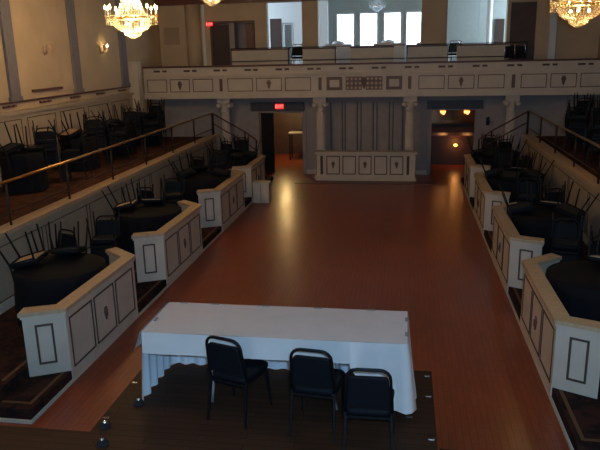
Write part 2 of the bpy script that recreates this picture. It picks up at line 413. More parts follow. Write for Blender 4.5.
# columns
CN = {-5.67: 'beside the open dark doorway', -2.6: 'at the doorway end of the cream bar counter', .17: 'at the lamplit end of the cream bar counter', 3.16: 'behind the stair rail beside the wall sconce'}
for x, tx in CN.items():
    c = thing('column', (x, 20.62, 0), 'cream fluted column with scrolled capital '+tx, 'column', 'columns under the balcony')
    MB().box(-.19, .19, -.19, .19, 0, .1).lathe([(.18, .1), (.19, .14), (.15, .2), (.14, .22)], 16).build('base', 'cream', c)
    mb = MB(); n = 20; v = []; f = []
    for z, s in ((.2, 1), (1.2, .98), (2.12, .88)):
        for k in range(n*2): r = .14*s*(1 if k % 2 else .93); v.append((r*math.cos(PI*k/n), r*math.sin(PI*k/n), z))
    for i in range(2):
        for k in range(2*n): f.append((i*2*n+k, i*2*n+(k+1) % (2*n), (i+1)*2*n+(k+1) % (2*n), (i+1)*2*n+k))
    mb.add(v, f); mb.build('shaft', 'cream', c)
    mb = MB().lathe([(.125, 2.1), (.15, 2.13), (.13, 2.17), (.14, 2.25), (.18, 2.36), (.2, 2.4)], 16).box(-.2, .2, -.2, .2, 2.4, 2.56)
    for sx in (-1, 1):
        for y_ in (-.17, .13): mb.lathe([(.0, -.03), (.065, -.03), (.075, 0), (.065, .04), (0, .04)], 12, (0, 0, 0), Matrix.Translation((sx*.17, y_, 2.32)) @ Matrix.Rotation(PI/2, 4, 'X'), cap=False)
    mb.build('capital', 'cream', c)

# cream bar / bandstand counter in the recess
t = thing('bar_counter', (0, 0, 0), 'cream panelled counter front standing in the middle under the balcony', 'counter')
MB().box(-2.66, .36, 20.12, 20.38, .07, .84).build('body', 'cream', t)
MB().box(-2.72, .42, 20.06, 20.44, .84, .91, bev=.015).build('countertop', 'cream', t)
MB().box(-2.70, .40, 20.08, 20.42, 0, .1).build('plinth', 'cream', t)
edges = [(-2.37, -1.95), (-1.87, -1.45), (-1.37, -.97), (-.89, -.49), (-.41, .0)]
for i, (a, b) in enumerate(edges):
    ring(MB(), a, b, .2, .78, 20.12, .028, .012).build('panel_moulding', 'inlay', t)
    if i % 2 == 0: rosette(MB(), (a+b)/2, .5, 20.12, .12).build('panel_ornament', 'relief', t)
for x in (-2.56, .1): MB().box(x, x+.08, 20.108, 20.12, .2, .78).build('strip_inlay', 'inlay', t)
struct('trim_40', MB().box(-3.3, 1.0, 19.6, 20.06, 0, .012), 'wood')
# tall panels behind the counter
struct('trim_41', MB().box(-2.4, .0, 21.27, 21.3, .3, 2.36), 'lav')
for i, (a, b) in enumerate([(-2.31, -2.0), (-1.85, -1.52), (-1.34, -1.01), (-.83, -.50), (-.32, -.08)]):
    struct('trim_%d' % (42+i), ring(MB().box(a, b, 21.24, 21.27, .3, 2.34), a, b, .32, 2.32, 21.24, .02), 'lav')
    struct('trim_%d' % (62+i), MB().box(a-.045, a-.02, 21.24, 21.27, .3, 2.34).box(b+.02, b+.045, 21.24, 21.27, .3, 2.34), 'inlay')

# dark double door leaf, dim room, white table beyond
t = thing('door_leaf', (-4.72, 21.5, 0), 'dark slatted door leaf folded open inside the doorway under the exit sign', 'door')
MB().box(.02, .42, .02, .08, 0, 1.98).build('leaf', 'dark', t)
mb = MB()
for k in range(7): mb.box(.04+k*.056, .075+k*.056, 0, .02, .1, 1.9)
mb.build('slats', 'tube', t)
t = thing('side_table', (-3.75, 24.3, 0), 'small pale-topped table in the dim room beyond the dark doorway', 'table')
MB().box(-.5, .5, -.3, .3, .98, 1.02).build('tabletop', 'clip', t)
for sx in (-1, 1):
    for sy in (-1, 1): MB().box(sx*.45-.02, sx*.45+.02, sy*.25-.02, sy*.25+.02, 0, .98).build('leg', 'tube', t)
def exit_sign(x, y, z, label, s=1.):
    t = thing('exit_sign', (x, y, z), label, 'sign')
    MB().box(-.17*s, .17*s, -.03, .03, -.1*s, .1*s, bev=.01).build('housing', 'exit', t)
    fc = D.curves.new('sign_text', 'FONT'); fc.body = 'EXIT'; fc.size = .17*s; fc.align_x = 'CENTER'; fc.align_y = 'CENTER'; fc.extrude = .003
    o = D.objects.new('letters', fc); col.objects.link(o); o.parent = t; o.location = (0, -.034, 0); o.rotation_euler = (R(90), 0, 0); fc.materials.append(MT['exitw'])
    dg = bpy.context.evaluated_depsgraph_get(); me = D.meshes.new_from_object(o.evaluated_get(dg)); q = D.objects.new('letters', me); col.objects.link(q)
    q.parent = t; q.location = o.location; q.rotation_euler = o.rotation_euler; D.objects.remove(o)
exit_sign(-4.0, 21.125, 2.23, 'red lit exit sign hanging above the dark doorway under the balcony', .8)
exit_sign(-6.42, 21.93, 4.87, 'small red lit exit sign on the wall above the balcony', .62)

# bar room beyond the lamplit opening
t = thing('back_bar', (0, 0, 0), 'dark bar counter in the amber-lit room beyond the doorway', 'bar')
MB().box(-.2, 3.3, 23.2, 23.8, 0, .98).build('body', 'door', t)
MB().box(-.3, 3.4, 23.1, 23.9, .98, 1.03).build('countertop', 'wood', t)
t = tag(MB().box(.6, 2.9, 25.5, 25.6, 1.15, 2.1).build('bar_mirror', 'mirror'), 'wide amber mirror on the wall behind the dark bar', 'mirror')
for x, z, lb in ((1.45, 1.6, 'small amber wall lamp over the bar at its doorpost end'), (2.33, 1.6, 'small amber wall lamp over the bar at its stair end')):
    t = thing('wall_lamp', (x, 25.3, z), lb, 'lamp', 'amber lamps over the bar')
    MB().lathe([(.03, -.06), (.09, .06)], 12).build('lamp_shade', 'amber', t); MB().tube([(0, 0, .06), (0, 0, 1.3)], .012).build('rod', 'brass', t)
    lamp('POINT', 'lamp_light', (x, 25.15, z), 4, (1, .45, .15), .08)
t = thing('bar_lamp', (1.76, 23.05, .70), 'glowing orange lamp on the front of the dark bar', 'lamp')
MB().lathe([(.02, -.05), (.07, -.02), (.07, .03), (.02, .06)], 12).build('lamp_globe', 'amber', t); MB().tube([(0, 0, 0), (0, .18, 0)], .015).build('bracket', 'brass', t)
lamp('POINT', 'lamp_light', (1.76, 22.9, .72), 6, (1, .4, .1), .08)
t = thing('wall_sconce', (2.58, 21.3, 1.7), 'black iron sconce on the wall beside the lamplit doorway', 'sconce')
MB().box(-.05, .05, -.03, 0, -.12, .12, bev=.01).build('backplate', 'iron', t)
MB().tube([(0, -.03, -.05), (0, -.12, -.08), (0, -.14, 0)], .012).tube([(0, -.14, 0), (0, -.14, .16)], [.03, .015]).build('torch', 'iron', t)
MB().lathe([(.01, -.14), (.06, -.04), (.07, 0)], 10, (0, -.14, .02)).build('cup', 'iron', t)

# bare lamp inside the passage; its light comes back off the polished dance floor
t = thing('wall_lamp', (-4.36, 24.0, 1.88), 'warm lamp hanging inside the dim room beyond the dark doorway', 'lamp')
MB().lathe([(0, -.07), (.06, -.04), (.07, 0), (.03, .06)], 14).build('lamp_globe', 'bulb', t); MB().tube([(0, 0, .05), (0, 0, 1.07)], .01).build('rod', 'brass', t)
lamp('POINT', 'lamp_light', (-4.36, 23.85, 1.75), 50, (1, .66, .25), .07)

# ---------------------------------------------------------------- above the balcony
Y2 = 22.0
struct('floor_lobby', MB().box(XL, XR, Y2, 29.0, 2.95, 3.3), 'redcarpet')
holes = [(-6.44, -4.91, 3.3, 4.9), (-4.51, -3.34, 3.3, 5.5), (-2.82, .48, 3.3, 6.2), (1.28, 3.1, 3.3, 6.2), (3.2, 3.97, 3.3, 5.26)]
wall_with_holes('wall_lobby_front', XL, XR, 2.95, CEIL, Y2, Y2+.3, holes, 'wall')
struct('door_1', MB().box(3.2, 3.97, Y2+.1, Y2+.16, 3.3, 5.26), 'brownroom')
struct('door_2', MB().box(-6.44, -5.8, Y2+.2, Y2+.26, 3.3, 4.86), 'door')
struct('wall_vestibule', MB().box(-5.8, -5.62, Y2+.05, Y2+.35, 3.3, 4.9).box(-7.0, -4.8, 22.7, 22.8, 3.3, 5.4).box(-4.86, -4.8, Y2+.3, 22.7, 3.3, 5.4).box(-7.0, -6.94, Y2+.3, 22.7, 3.3, 5.4).box(-7.0, -4.8, Y2+.3, 22.8, 5.4, 5.46), 'lav')
struct('trim_50', MB().box(-5.3, -5.0, Y2+.28, Y2+.34, 3.3, 4.88).box(-6.44, -4.91, Y2-.02, Y2, 4.9, 4.96), 'wood')
struct('trim_51', MB().box(XL, XR, 21.7, Y2, 5.5, 5.75), 'wood')
struct('trim_52', MB().lathe([(.26, 2.95), (.26, 5.5)], 20, (-7.0, Y2, 0)), 'wall')
struct('trim_53', MB().box(-6.68, -6.6, Y2-.06, Y2, 3.0, 5.5).box(4.36, 4.56, Y2-.1, Y2, 3.0, 5.1), 'frame')
tag(MB().box(-8.05, -7.52, Y2-.03, Y2, 4.25, 4.8).build('wall_vent', 'wallr'), 'rectangular recessed vent cover in the yellow wall above the balcony end', 'vent')
# lobby interior: wall with dark door and glazed door, columns, door
wall_with_holes('wall_lobby_side', -8.2, -3.0, 3.3, CEIL, 26.5, 26.6, [(-5.3, -4.83, 3.3, 5.2), (-4.78, -4.40, 3.3, 5.0)], 'frame')
struct('door_3', MB().box(-5.3, -4.83, 26.52, 26.58, 3.3, 5.2), 'door')
window(5, -4.76, -4.42, 3.34, 4.98, 26.55)
struct('door_4', MB().box(3.3, 3.62, 26.4, 26.46, 3.3, 4.95), 'door')
struct('wall_lobby_niche', MB().box(2.7, 5.5, 26.46, 26.6, 3.3, CEIL).box(1.6, 1.66, 22.4, 22.46, 3.3, 3.34), 'lobby')
for x, lb in ((2.98, 'slim white column in the lobby behind the balcony beside the dark door'), ):
    c = thing('lobby_column', (x, 25.6, 3.3), lb, 'column'); MB().lathe([(.14, 0), (.14, .1), (.1, .14), (.1, 2.7), (.16, 2.8), (.16, 3.3)], 16).build('shaft', 'frame', c)

# parapet behind the balcony seats
segs = [(-5.7, -3.76, 'beneath the dark recess above the balcony'), (-3.3, -2.22, 'between the plain pier and the first bright window'), (-1.75, -.38, 'in front of the middle bright windows'), (.07, 1.3, 'in front of the last bright window and pier'), (1.6, 3.2, 'below the grey-green lobby wall')]
for a, b, lb in segs:
    t = thing('parapet', (0, 21.85, 0), 'low tan parapet panel with dark rail '+lb, 'parapet', 'parapet panels above the balcony')
    MB().box(a, b, 0, .08, 3.0, 4.0).build('panel', 'cream', t)
    MB().box(a-.02, b+.02, -.02, .1, 4.0, 4.05, bev=.008).box(a, b, -.015, 0, 3.64, 3.67).build('rail', 'wood', t)
for a, b in ((-3.76, -3.3), (-2.22, -1.75), (-.38, .07), (1.3, 1.6), (3.2, 3.6)):
    pass
t = thing('gallery_railing', (0, 21.8, 0), 'thin dark rail running along the whole row of parapet panels', 'railing')
MB().tube([(-5.7, 0, 4.07), (3.7, 0, 4.07)], .012).build('top_rail', 'iron', t)
MB().tube([(-5.7, 0, 3.66), (3.7, 0, 3.66)], .012).build('lower_rail', 'iron', t)
for i, x in enumerate((-5.7, -3.78, -2.24, .05, 1.32, 3.7)): MB().tube([(x, 0, 3.0), (x, 0, 4.07)], .014).build('post', 'iron', t)

# ---------------------------------------------------------------- chairs
def make_chair(name, frame='tube', cloth='black', under='ply'):
    t = D.objects.new(name, None); col.objects.link(t); t.empty_display_size = .1
    # seat cushion with rounded corners (front wider)
    def rrect(w0, w1, y0, y1, r, n=4):
        P = []
        for (cx, cy, a0) in ((w1/2-r, y1-r, 0), (-w1/2+r, y1-r, 90), (-w0/2+r, y0+r, 180), (w0/2-r, y0+r, 270)):
            for k in range(n+1):
                a = R(a0+90*k/n); P.append((cx+r*math.cos(a), cy+r*math.sin(a)))
        return P
    base = rrect(.38, .43, -.20, .22, .05); n = len(base); v = []; f = []
    for (s, z) in ((.96, .415), (1, .425), (1, .455), (.95, .47), (.8, .478)):
        v += [(x*s, .01+(y-.01)*s, z) for x, y in base]
    for i in range(4):
        for k in range(n): f.append((i*n+k, i*n+(k+1) % n, (i+1)*n+(k+1) % n, (i+1)*n+k))
    f += [tuple(range(n))[::-1], tuple(4*n+k for k in range(n))]
    MB().add(v, f, smooth=True).build('seat', cloth, t)
    MB().prism(rrect(.34, .38, -.17, .19, .04), .403, .417).build('seat_board', under, t)
    # backrest: reclined panel with a rounded top, below an arched handle opening
    tilt = R(9)
    def bk(x, h, d=0.): return (x, -.195-(h-.47)*math.tan(tilt)-d, h)
    def outline(w0, w1, h0, h1, r):
        P = [(-w0/2, h0), (w0/2, h0)]
        for k in range(5):
            a = R(90*k/4); P.append((w1/2-r+r*math.cos(a), h1-r+r*math.sin(a)))
        for k in range(5):
            a = R(90+90*k/4); P.append((-w1/2+r+r*math.cos(a), h1-r+r*math.sin(a)))
        return P
    o = outline(.37, .33, .50, .80, .04); n = len(o); v = []; f = []
    for (s, d) in ((.94, -.022), (1, -.012), (1, .014), (.94, .024)):
        v += [bk(x*s, .65+(h-.65)*s, d) for x, h in o]
    for i in range(3):
        for k in range(n): f.append((i*n+k, i*n+(k+1) % n, (i+1)*n+(k+1) % n, (i+1)*n+k))
    f += [tuple(range(n))[::-1], tuple(3*n+k for k in range(n))]
    MB().add(v, f).build('backrest', cloth, t)
    P = outline(.395, .36, .44, .865, .09)[1:]+[(-.395/2, .44)]
    MB().tube([bk(x, h) for x, h in P], .014, 6).build('back_frame', frame, t)
    for sx in (-1, 1):
        MB().tube([(sx*.1975, -.19, .45), (sx*.19, -.195, .40), (sx*.205, -.265, 0)], [.016, .016, .012], square=True).build('leg', frame, t)
        MB().tube([(sx*.195, .17, .415), (sx*.215, .215, 0)], [.016, .012], square=True).build('leg', frame, t)
        MB().box(sx*.187-.009, sx*.187+.009, -.19, .18, .385, .41).build('side_rail', frame, t)
    MB().box(-.187, .187, -.2, -.182, .385, .41).build('cross_rail', frame, t)
    return t
proto = make_chair('banquet_chair', under='dark'); proto_tan = make_chair('banquet_chair')
first_tan = [proto_tan]
first = [proto]
def chair(label, group, loc, rz=0., rx=0., proto_=None):
    if proto_ is proto_tan: c = first_tan.pop() if first_tan else copy_tree(proto_tan)
    else: c = first.pop() if (first and proto_ is None) else copy_tree(proto_ or proto)
    tag(c, label, 'chair', group)
    c.location = loc; c.rotation_mode = 'XYZ'; c.rotation_euler = (rx, 0, rz)
    return c
def upturned(label, group, cx, cy, z, ang, r, tilt=R(5), tan=False):
    """an upturned chair: seat flat on the surface at height z, backrest hanging down past the edge, facing out at ang"""
    rz = ang-PI/2                       # +Y after the flip points outward
    Mx = Matrix.Rotation(rz, 4, 'Z') @ Matrix.Rotation(PI-tilt, 4, 'X')
    piv = Mx @ Vector((0, -.19, .479))
    w_ = Vector((cx+math.cos(ang)*r, cy+math.sin(ang)*r, z))
    return chair(label, group, w_-piv, rz, PI-tilt, proto_tan if tan else None)

ST = .6   # platform height
G = 'chairs drawn up to the white table'
def seat_at(label, x, y, rz): chair(label, G, (x, y, ST), rz)
seat_at('black banquet chair at the end of the white table where its pale leg shows', -1.505, 5.50, R(-17))
seat_at('black banquet chair in the middle of the three at the white table', -.73, 5.36, R(-6))
seat_at('black banquet chair standing closest to the draped corner of the white table', -.25, 5.06, R(1))

# ---------------------------------------------------------------- stage and main table
t = thing('stage', (0, 0, 0), 'dark wooden stage platform carrying the long white table', 'stage')
MB().box(-2.81, .34, 4.9, 6.52, .0, ST).build('platform', 'stage', t)
MB().box(-5.6, .6, 2.0, 4.98, .0, ST-.002).build('deck', 'stage', t)
for x, y in ((-2.76, 5.9), (-2.76, 5.21), (.29, 6.39), (.29, 5.97), (.29, 5.22), (.1, 5.57)):
    MB().box(x-.03, x+.03, y-.015, y+.015, ST, ST+.012, bev=.005).build('edge_clamp', 'chrome', t)
for (x, y, lb) in ((-2.55, 5.50, 'beside the hem of the white table skirt'), (-2.70, 5.07, 'on the corner where platform and deck meet'), (-2.6, 4.80, 'at the stage lip')):
    t = thing('floor_socket', (x, y, ST), 'black floor box with a bright metal tip '+lb, 'floor box', 'floor boxes on the stage')
    MB().lathe([(.055, 0), (.055, .02), (.04, .035), (.0, .04)], 14, cap=False).build('housing', 'dark', t)
    MB().lathe([(.018, .04), (.018, .06), (0, .065)], 10, cap=False).build('metal_tip', 'chrome', t)
tag(MB().box(.36, .62, 4.98, 5.17, 0, .55).build('stage_step', 'carpet'), 'dark carpeted step block at the corner of the stage', 'step')

# table: corners from x -2.47..0.07, y 5.54..6.32, top z = 1.36
TX0, TX1, TY0, TY1, TZ = -2.47, .07, 5.54, 6.32, ST+.76
t = thing('banquet_table', (-1.2, 5.93, ST), 'long folding banquet table under white linen on the dark stage', 'table')
MB().box(-1.26, 1.26, -.38, .38, .72, .748, bev=.005).build('tabletop', 'ply', t)
for sx in (-1, 1):
    for sy in (-1, 1):
        x = sx*(.62); y = sy*.30
        MB().tube([(x, y, .72), (x, y, .42), (x-sx*.0, y-.0, .36), (x-sx*.03-.02, y, .18), (x-.01, y, 0)], .014).build('leg', 'ltube', t)
    MB().tube([(sx*.62, -.3, .36), (sx*.62, .3, .36)], .01).build('crossbar', 'ltube', t)
# topper cloth: top sheet + overhangs with soft waves; long drop at the far x end
def cloth_strip(mb, pts, nrm, drop, zt, wave, nper, thick=.0, dropfn=None, gather=1.0):
    """hanging strip along polyline pts; outward normals nrm; drop length"""
    P = [Vector((*p, 0)) for p in pts]; N = [Vector((*n, 0)) for n in nrm]
    L = [0]
    for i in range(1, len(P)): L.append(L[-1]+(P[i]-P[i-1]).length)
    tot = L[-1]; n = max(8, int(tot*nper*8)); rows = 6; v = []; f = []
    for i in range(n+1):
        s = tot*i/n; k = 0
        while k < len(L)-2 and s > L[k+1]: k += 1
        u = (s-L[k])/max(1e-6, L[k+1]-L[k]); p = P[k].lerp(P[k+1], u); nn = N[k].lerp(N[k+1], u)
        dr = dropfn(s) if dropfn else drop
        ph = s*nper*2*PI+.8*math.sin(s*3.1)
        for j in range(rows+1):
            h = j/rows; amp = wave*(h**.7)*(.7+.3*math.sin(s*2.3+1))
            q = p+nn*(.004+.035*h**1.2*gather+amp*(.5+.5*math.sin(ph)))
            v.append((q.x, q.y, zt-dr*h))
    for i in range(n):
        for j in range(rows): f.append((i*(rows+1)+j, (i+1)*(rows+1)+j, (i+1)*(rows+1)+j+1, i*(rows+1)+j+1))
    return mb.add(v, f, smooth=True)
tc_ = thing('tablecloth', (0, 0, 0), 'white linen tablecloth spread over the long table and draped to the stage at one end', 'tablecloth')
mb = MB(); nx, ny = 60, 16; v = []; f = []
for i in range(nx+1):
    for j in range(ny+1):
        x = TX0+(TX1-TX0)*i/nx; y = TY0+(TY1-TY0)*j/ny
        d = abs((x*.6+y)%1.27-.6); z = TZ+.0015*math.sin(x*5+y*3)+.003*math.exp(-((x+.35-(y-5.5)*.9)/.02)**2)+.003*math.exp(-((x+1.55-(y-5.5)*.25)/.02)**2)
        v.append((x, y, z))
for i in range(nx):
    for j in range(ny): f.append((i*(ny+1)+j, (i+1)*(ny+1)+j, (i+1)*(ny+1)+j+1, i*(ny+1)+j+1))
mb.add(v, f, smooth=True).build('top_sheet', 'linen', tc_)
mb = MB()
cloth_strip(mb, [(TX0, TY0), (TX1-.48, TY0)], [(0, -1)]*2, .215, TZ, .008, 1.2, gather=.4)
mb.build('front_overhang', 'linen', tc_)
mb = MB()
cloth_strip(mb, [(TX0-.012, TY1), (TX0-.012, TY0-.01)], [(-1, 0), (-1, -.25)], .2, TZ, .03, 3.0, gather=1.6)
mb.build('end_overhang', 'linen', tc_)
mb = MB()
cloth_strip(mb, [(TX1-.52, TY0), (TX1-.02, TY0), (TX1, TY0+.02), (TX1, TY1)], [(0, -1), (.35, -1), (1, -.3), (1, 0)], .72, TZ, .075, 4.2, dropfn=lambda s: min(.655, .215+max(0, s)*1.35) if s < .33 else .655)
mb.build('draped_corner', 'linen', tc_)
# skirt: back and the open end, pleated to the floor
sk = thing('table_skirt', (0, 0, 0), 'white pleated skirting clipped round the far side and end of the table', 'table skirt')
mb = MB()
cloth_strip(mb, [(TX1-.02, TY1), (TX0+.06, TY1), (TX0, TY1-.04), (TX0, TY0)], [(0, 1), (-.2, 1), (-1, .3), (-1, -.1)], .74, TZ-.004, .06, 5.7, gather=.5)
mb.build('pleats', 'skirt', sk)
for x, y, a in [(-2.44, 5.85, 1), (-2.3, 6.31, 0), (-1.95, 6.31, 0), (-1.4, 6.31, 0), (-.85, 6.31, 0), (-.3, 6.31, 0), (.06, 6.1, 1), (.06, 5.75, 1)]:
    q = (.008, .035) if a else (.035, .008)
    MB().box(x-q[0]-.006, x+q[0]+.006, y-q[1]-.006, y+q[1]+.006, TZ-.03, TZ+.008, bev=.003).build('skirt_clip', 'clip', sk)

# ---------------------------------------------------------------- booth partitions
SIDE = {'left': 'exit-sign side', 'right': 'bar-lamp side'}
ORD = ['first', 'second', 'third', 'fourth']
def booth(y0, side, i, y1):
    g = -1 if side == 'left' else 1; bx = BL if g < 0 else BR
    t = thing('booth_partition', (bx, y0, 0), 'cream panelled booth partition, %s from the stage on the %s of the dance floor' % (ORD[i], SIDE[side]), 'partition', 'booth partitions beside the dance floor')
    L = y1-y0; th = .12
    def P(x, y): return (g*x, y)        # x = distance outward from the dance floor
    pl = [P(0, 0), P(0, L), P(.46, L+.36), P(.52, L+.27), P(th, L-.05), P(th, .07), P(.47, -.10), P(.44, -.22)]
    if g > 0: pl = pl[::-1]
    MB().prism(pl, .155, .95).build('panel_wall', 'cream', t)
    pb = [P(-.005, .01), P(-.005, L), P(th, L), P(th, .01)]
    MB().prism(pb, 0, .155).build('plinth', 'cream', t)
    o = .035
    pc = [P(-o, -.03), P(-o, L+.02), P(.45, L+.41), P(.56, L+.25), P(th+o, L-.07), P(th+o, .09), P(.50, -.06), P(.46, -.265)]
    MB().prism(pc, .95, 1.0).build('cap', 'cap', t)
    pm = [P(-.018, -.012), P(-.018, L+.01), P(.45, L+.385), P(.54, L+.26), P(th+.018, L-.06), P(th+.018, .08), P(.485, -.08), P(.45, -.24)]
    MB().prism(pm, .915, .95).build('cornice', 'cream', t)
    # three inlaid panels on the long face (it looks to the dance floor)
    Mf = Matrix.Rotation(PI/2 if g < 0 else -PI/2, 4, 'Z')       # local -Y face -> towards the floor
    n = 3; wd = (L-.1)/n
    for k in range(n):
        a = .07+k*wd; b = a+wd-.06
        x0, x1 = (a, b) if g < 0 else (-b, -a)
        ring(MB(), x0, x1, .17, .84, 0, .02, .01, M=Mf).build('panel_moulding', 'inlay', t)
        if k == 1: rosette(MB(), (x0+x1)/2,   .5, 0, .095, M=Mf).build('panel_ornament', 'relief', t)
    # end face inlay
    ang = math.atan2(-.22, .44)
    if g < 0: Me = Matrix.Rotation(-ang, 4, 'Z'); x0, x1 = -.36, -.15
    else: Me = Matrix.Rotation(ang, 4, 'Z'); x0, x1 = .15, .36
    ring(MB(), x0, x1, .3, .82, 0, .025, .01, M=Me).build('end_moulding', 'inlay', t)
    return t
YS = {'left': [(6.9, 9.0), (10.3, 12.4), (13.9, 16.1), (16.95, 18.75)], 'right': [(7.15, 9.25), (10.5, 12.6), (14.0, 16.1), (17.3, 19.0)]}
for s in YS:
    for i, (a, b) in enumerate(YS[s]): booth(a, s, i, b)
t = thing('low_cabinet', (-3.78, 16.9, 0), 'low white two-panel box standing against the far booth partition', 'cabinet')
MB().box(-.22, .22, 0, .3, 0, .54).build('body', 'cream', t); MB().box(-.23, .23, -.01, .31, .54, .56).build('lid', 'cream', t)
MB().box(-.005, .005, -.006, 0, .03, .52).build('door_gap', 'inlay', t)

# ---------------------------------------------------------------- tables with upturned chairs
def make_table(Rt):
    t = D.objects.new('round_table', None); col.objects.link(t)
    MB().lathe([(Rt-.01, .72), (Rt, .725), (Rt, .745), (Rt-.01, .75)], 32).build('tabletop', 'ply', t)
    for k in range(4):
        a = PI/4+k*PI/2; MB().tube([(.55*Rt*math.cos(a), .55*Rt*math.sin(a), .72), (.68*Rt*math.cos(a), .68*Rt*math.sin(a), 0)], .015).build('leg', 'tube', t)
    n = 96; v = [(0, 0, .757)]; f = []
    prof = [(.6, .757, 0), (1.0, .757, 0), (1.015, .745, 0), (1.03, .6, .35), (1.05, .3, .7), (1.07, .03, 1)]
    for (s, z, wv) in prof:
        for k in range(n):
            a = 2*PI*k/n; r = Rt*s+(.012 if s > 1 else 0)+wv*.03*math.sin(13*a+.7*math.sin(3*a)); v.append((r*math.cos(a), r*math.sin(a), z))
    for k in range(n): f.append((0, 1+k, 1+(k+1) % n))
    for i in range(len(prof)-1):
        for k in range(n): f.append((1+i*n+k, 1+i*n+(k+1) % n, 1+(i+1)*n+(k+1) % n, 1+(i+1)*n+k))
    c = MB().add(v, f, smooth=True).build('round_tablecloth', 'bcloth')
    return t, c
PROT = {True: make_table(.6), False: make_table(.37)}; protoused = {True: False, False: False}
def table(x, y, z, where, big=True):
    PT, PC = PROT[big]
    if not protoused[big]: t, c = PT, PC; protoused[big] = True
    else: t, c = copy_tree(PT), copy_tree(PC)
    t.location = (x, y, z); c.location = (x, y, z)
    tag(t, 'round folding table hidden under black cloth '+where, 'table', 'round tables with chairs upturned on them')
    tag(c, 'black floor-length cloth over the round table '+where, 'tablecloth', 'black round tablecloths')
DIRS = {0: 'facing the dance floor', 1: 'facing the far wall', 2: 'backed to the outer wall', 3: 'facing the stage'}
DN = {190: 'back towards outer wall', 100: 'back towards balcony', 0: 'back towards dance floor', 120: 'back towards balcony', 215: 'back towards outer wall', 290: 'back towards stage', 180: 'back towards outer wall'}
def set_table(x, y, z, where, side, chairs, big=True, rot=0.):
    table(x, y, z, where, big)
    for (deg, tilt, tan) in chairs:
        g = 1 if side == 'left' else -1
        ang = (0 if g > 0 else PI)+g*R(deg+rot)
        upturned('upturned black chair on %s, %s' % (where.replace('in the', 'table in').replace('along the', 'table of'), DN[deg]), 'chairs upturned on the black round tables', x, y, z+.757, ang, .61 if big else .385, R(tilt), tan)
NTH = ['lowest', 'second', 'third', 'fourth', 'fifth']
def stack(x, y, z, n, rz, where, top=True, two=False):
    for k in range(n):
        d = Vector((math.sin(rz), -math.cos(rz)))*(-.012*k)
        chair('black chair, %s up in the %s' % (NTH[k], where) if k else 'black chair, lowest in the %s' % where, 'chairs stacked on the terraces', (x+d.x, y+d.y, z+.078*k), rz)
    if two: chair('second upside-down chair topping the %s' % where, 'chairs stacked on the terraces', (x, y+.02, z+.078*n+.957), rz+.06, PI)
    if top: chair('black chair upside down topping the %s' % where, 'chairs stacked on the terraces', (x, y, z+.078*(n-1)+.957), rz, PI)
PLAN = {'left': [[(190, 15, True), (100, 14, False)], [(190, 15, True), (100, 12, True)], [(215, 15, False), (120, 18, False), (0, 10, False)], [(215, 16, False), (120, 14, False), (0, 6, False), (290, 8, False)]],
        'right': [[(120, 13, True), (215, 16, False)], [(120, 12, True), (215, 18, False), (0, 12, False)], [(120, 14, True), (215, 17, False), (290, 14, False), (0, 15, False)], [(120, 9, False), (215, 14, False), (0, 8, False), (290, 15, False)]]}
for s in YS:
    g = -1 if s == 'left' else 1; xc = -4.83 if g < 0 else 2.52
    for i, (a, b) in enumerate(YS[s]):
        wh = 'in the %s booth on the %s' % (ORD[i], SIDE[s])
        set_table(xc, a+(1.38 if g < 0 else 1.42), LO, wh, s, PLAN[s][i], True, 0)
        if 1:          # chairs nested in stacks, the last one upside down on top
            y0 = a+(2.72 if g < 0 else 2.8)
            stack(-4.9 if g < 0 else 2.5, y0+(.28 if i < 3 else -.15), LO, 3 if i < 2 else 4, R(-12)*g+PI, 'dance-floor stack past the %s table, %s' % (ORD[i], SIDE[s]))
            stack(-5.42 if g < 0 else 3.0, y0-.38-(.1 if i == 3 else 0), LO, 2 if i < 2 else 3, R(20)*g+PI, 'wall stack past the %s table, %s' % (ORD[i], SIDE[s]))
UY = {'left': [(-7.35, 11.7), (-7.4, 14.1), (-7.4, 16.3), (-7.4, 18.2)], 'right': [(4.9, 12.3), (4.9, 14.4), (4.9, 16.5), (4.9, 18.5)]}
for s in UY:
    for i, (x, y) in enumerate(UY[s]):
        wh = '%s along the upper terrace, %s' % (ORD[i], SIDE[s])
        set_table(x, y, UP, wh, s, [(180, 18, i == 1), (0, 6, i in (0, 1))], False, [60, 70, 50, 80][i])
        g = 1 if s == 'left' else -1
        stack(x-.02*g, y+.95, UP, 4, PI+PI/2*g*.3, 'wall stack past the %s upper table, %s' % (ORD[i], SIDE[s]), True, True)
        if i < 3: stack(x+.5*g, y+1.15, UP, 3, PI/2*g+.2, 'rail stack past the %s upper table, %s' % (ORD[i], SIDE[s]), i > 0)
        if s == 'right' and i < 3: stack(x+.75*g, y+.4, UP, 5, PI/2*g-.3, 'tall rail stack at the %s upper table, %s' % (ORD[i], SIDE[s]))

# metal-framed chairs in the gaps of the gallery parapet
pf = make_chair('stacking_chair', 'chrome', 'dark', 'dark')
spots = [(-3.62, 22.5, .3, 'in the gap under the lobby doorway towards the tan wall'), (-3.42, 22.55, -.3, 'in the gap under the lobby doorway beside the plain pier'),
         (1.42, 22.5, .5, 'catching the light in the gap before the grey-green wall'), (1.75, 22.9, -.4, 'standing just inside the grey-green lobby wall'), (3.3, 21.6, .4, 'in front of the dark brown door'), (3.6, 21.6, .4, 'second before the dark brown door, nearer the wall strip')]
for i, (x, y, rz, lb) in enumerate(spots):
    c = pf if i == 0 else copy_tree(pf)
    tag(c, 'shiny metal-framed chair '+lb, 'chair', 'metal-framed chairs above the balcony'); c.location = (x, y, 3.3 if y > 22 else 3.25); c.rotation_euler = (0, 0, rz+(0 if y > 22 else PI))
    if y < 22: c.location.z = 3.0; c.scale = (1, 1, 1.2)
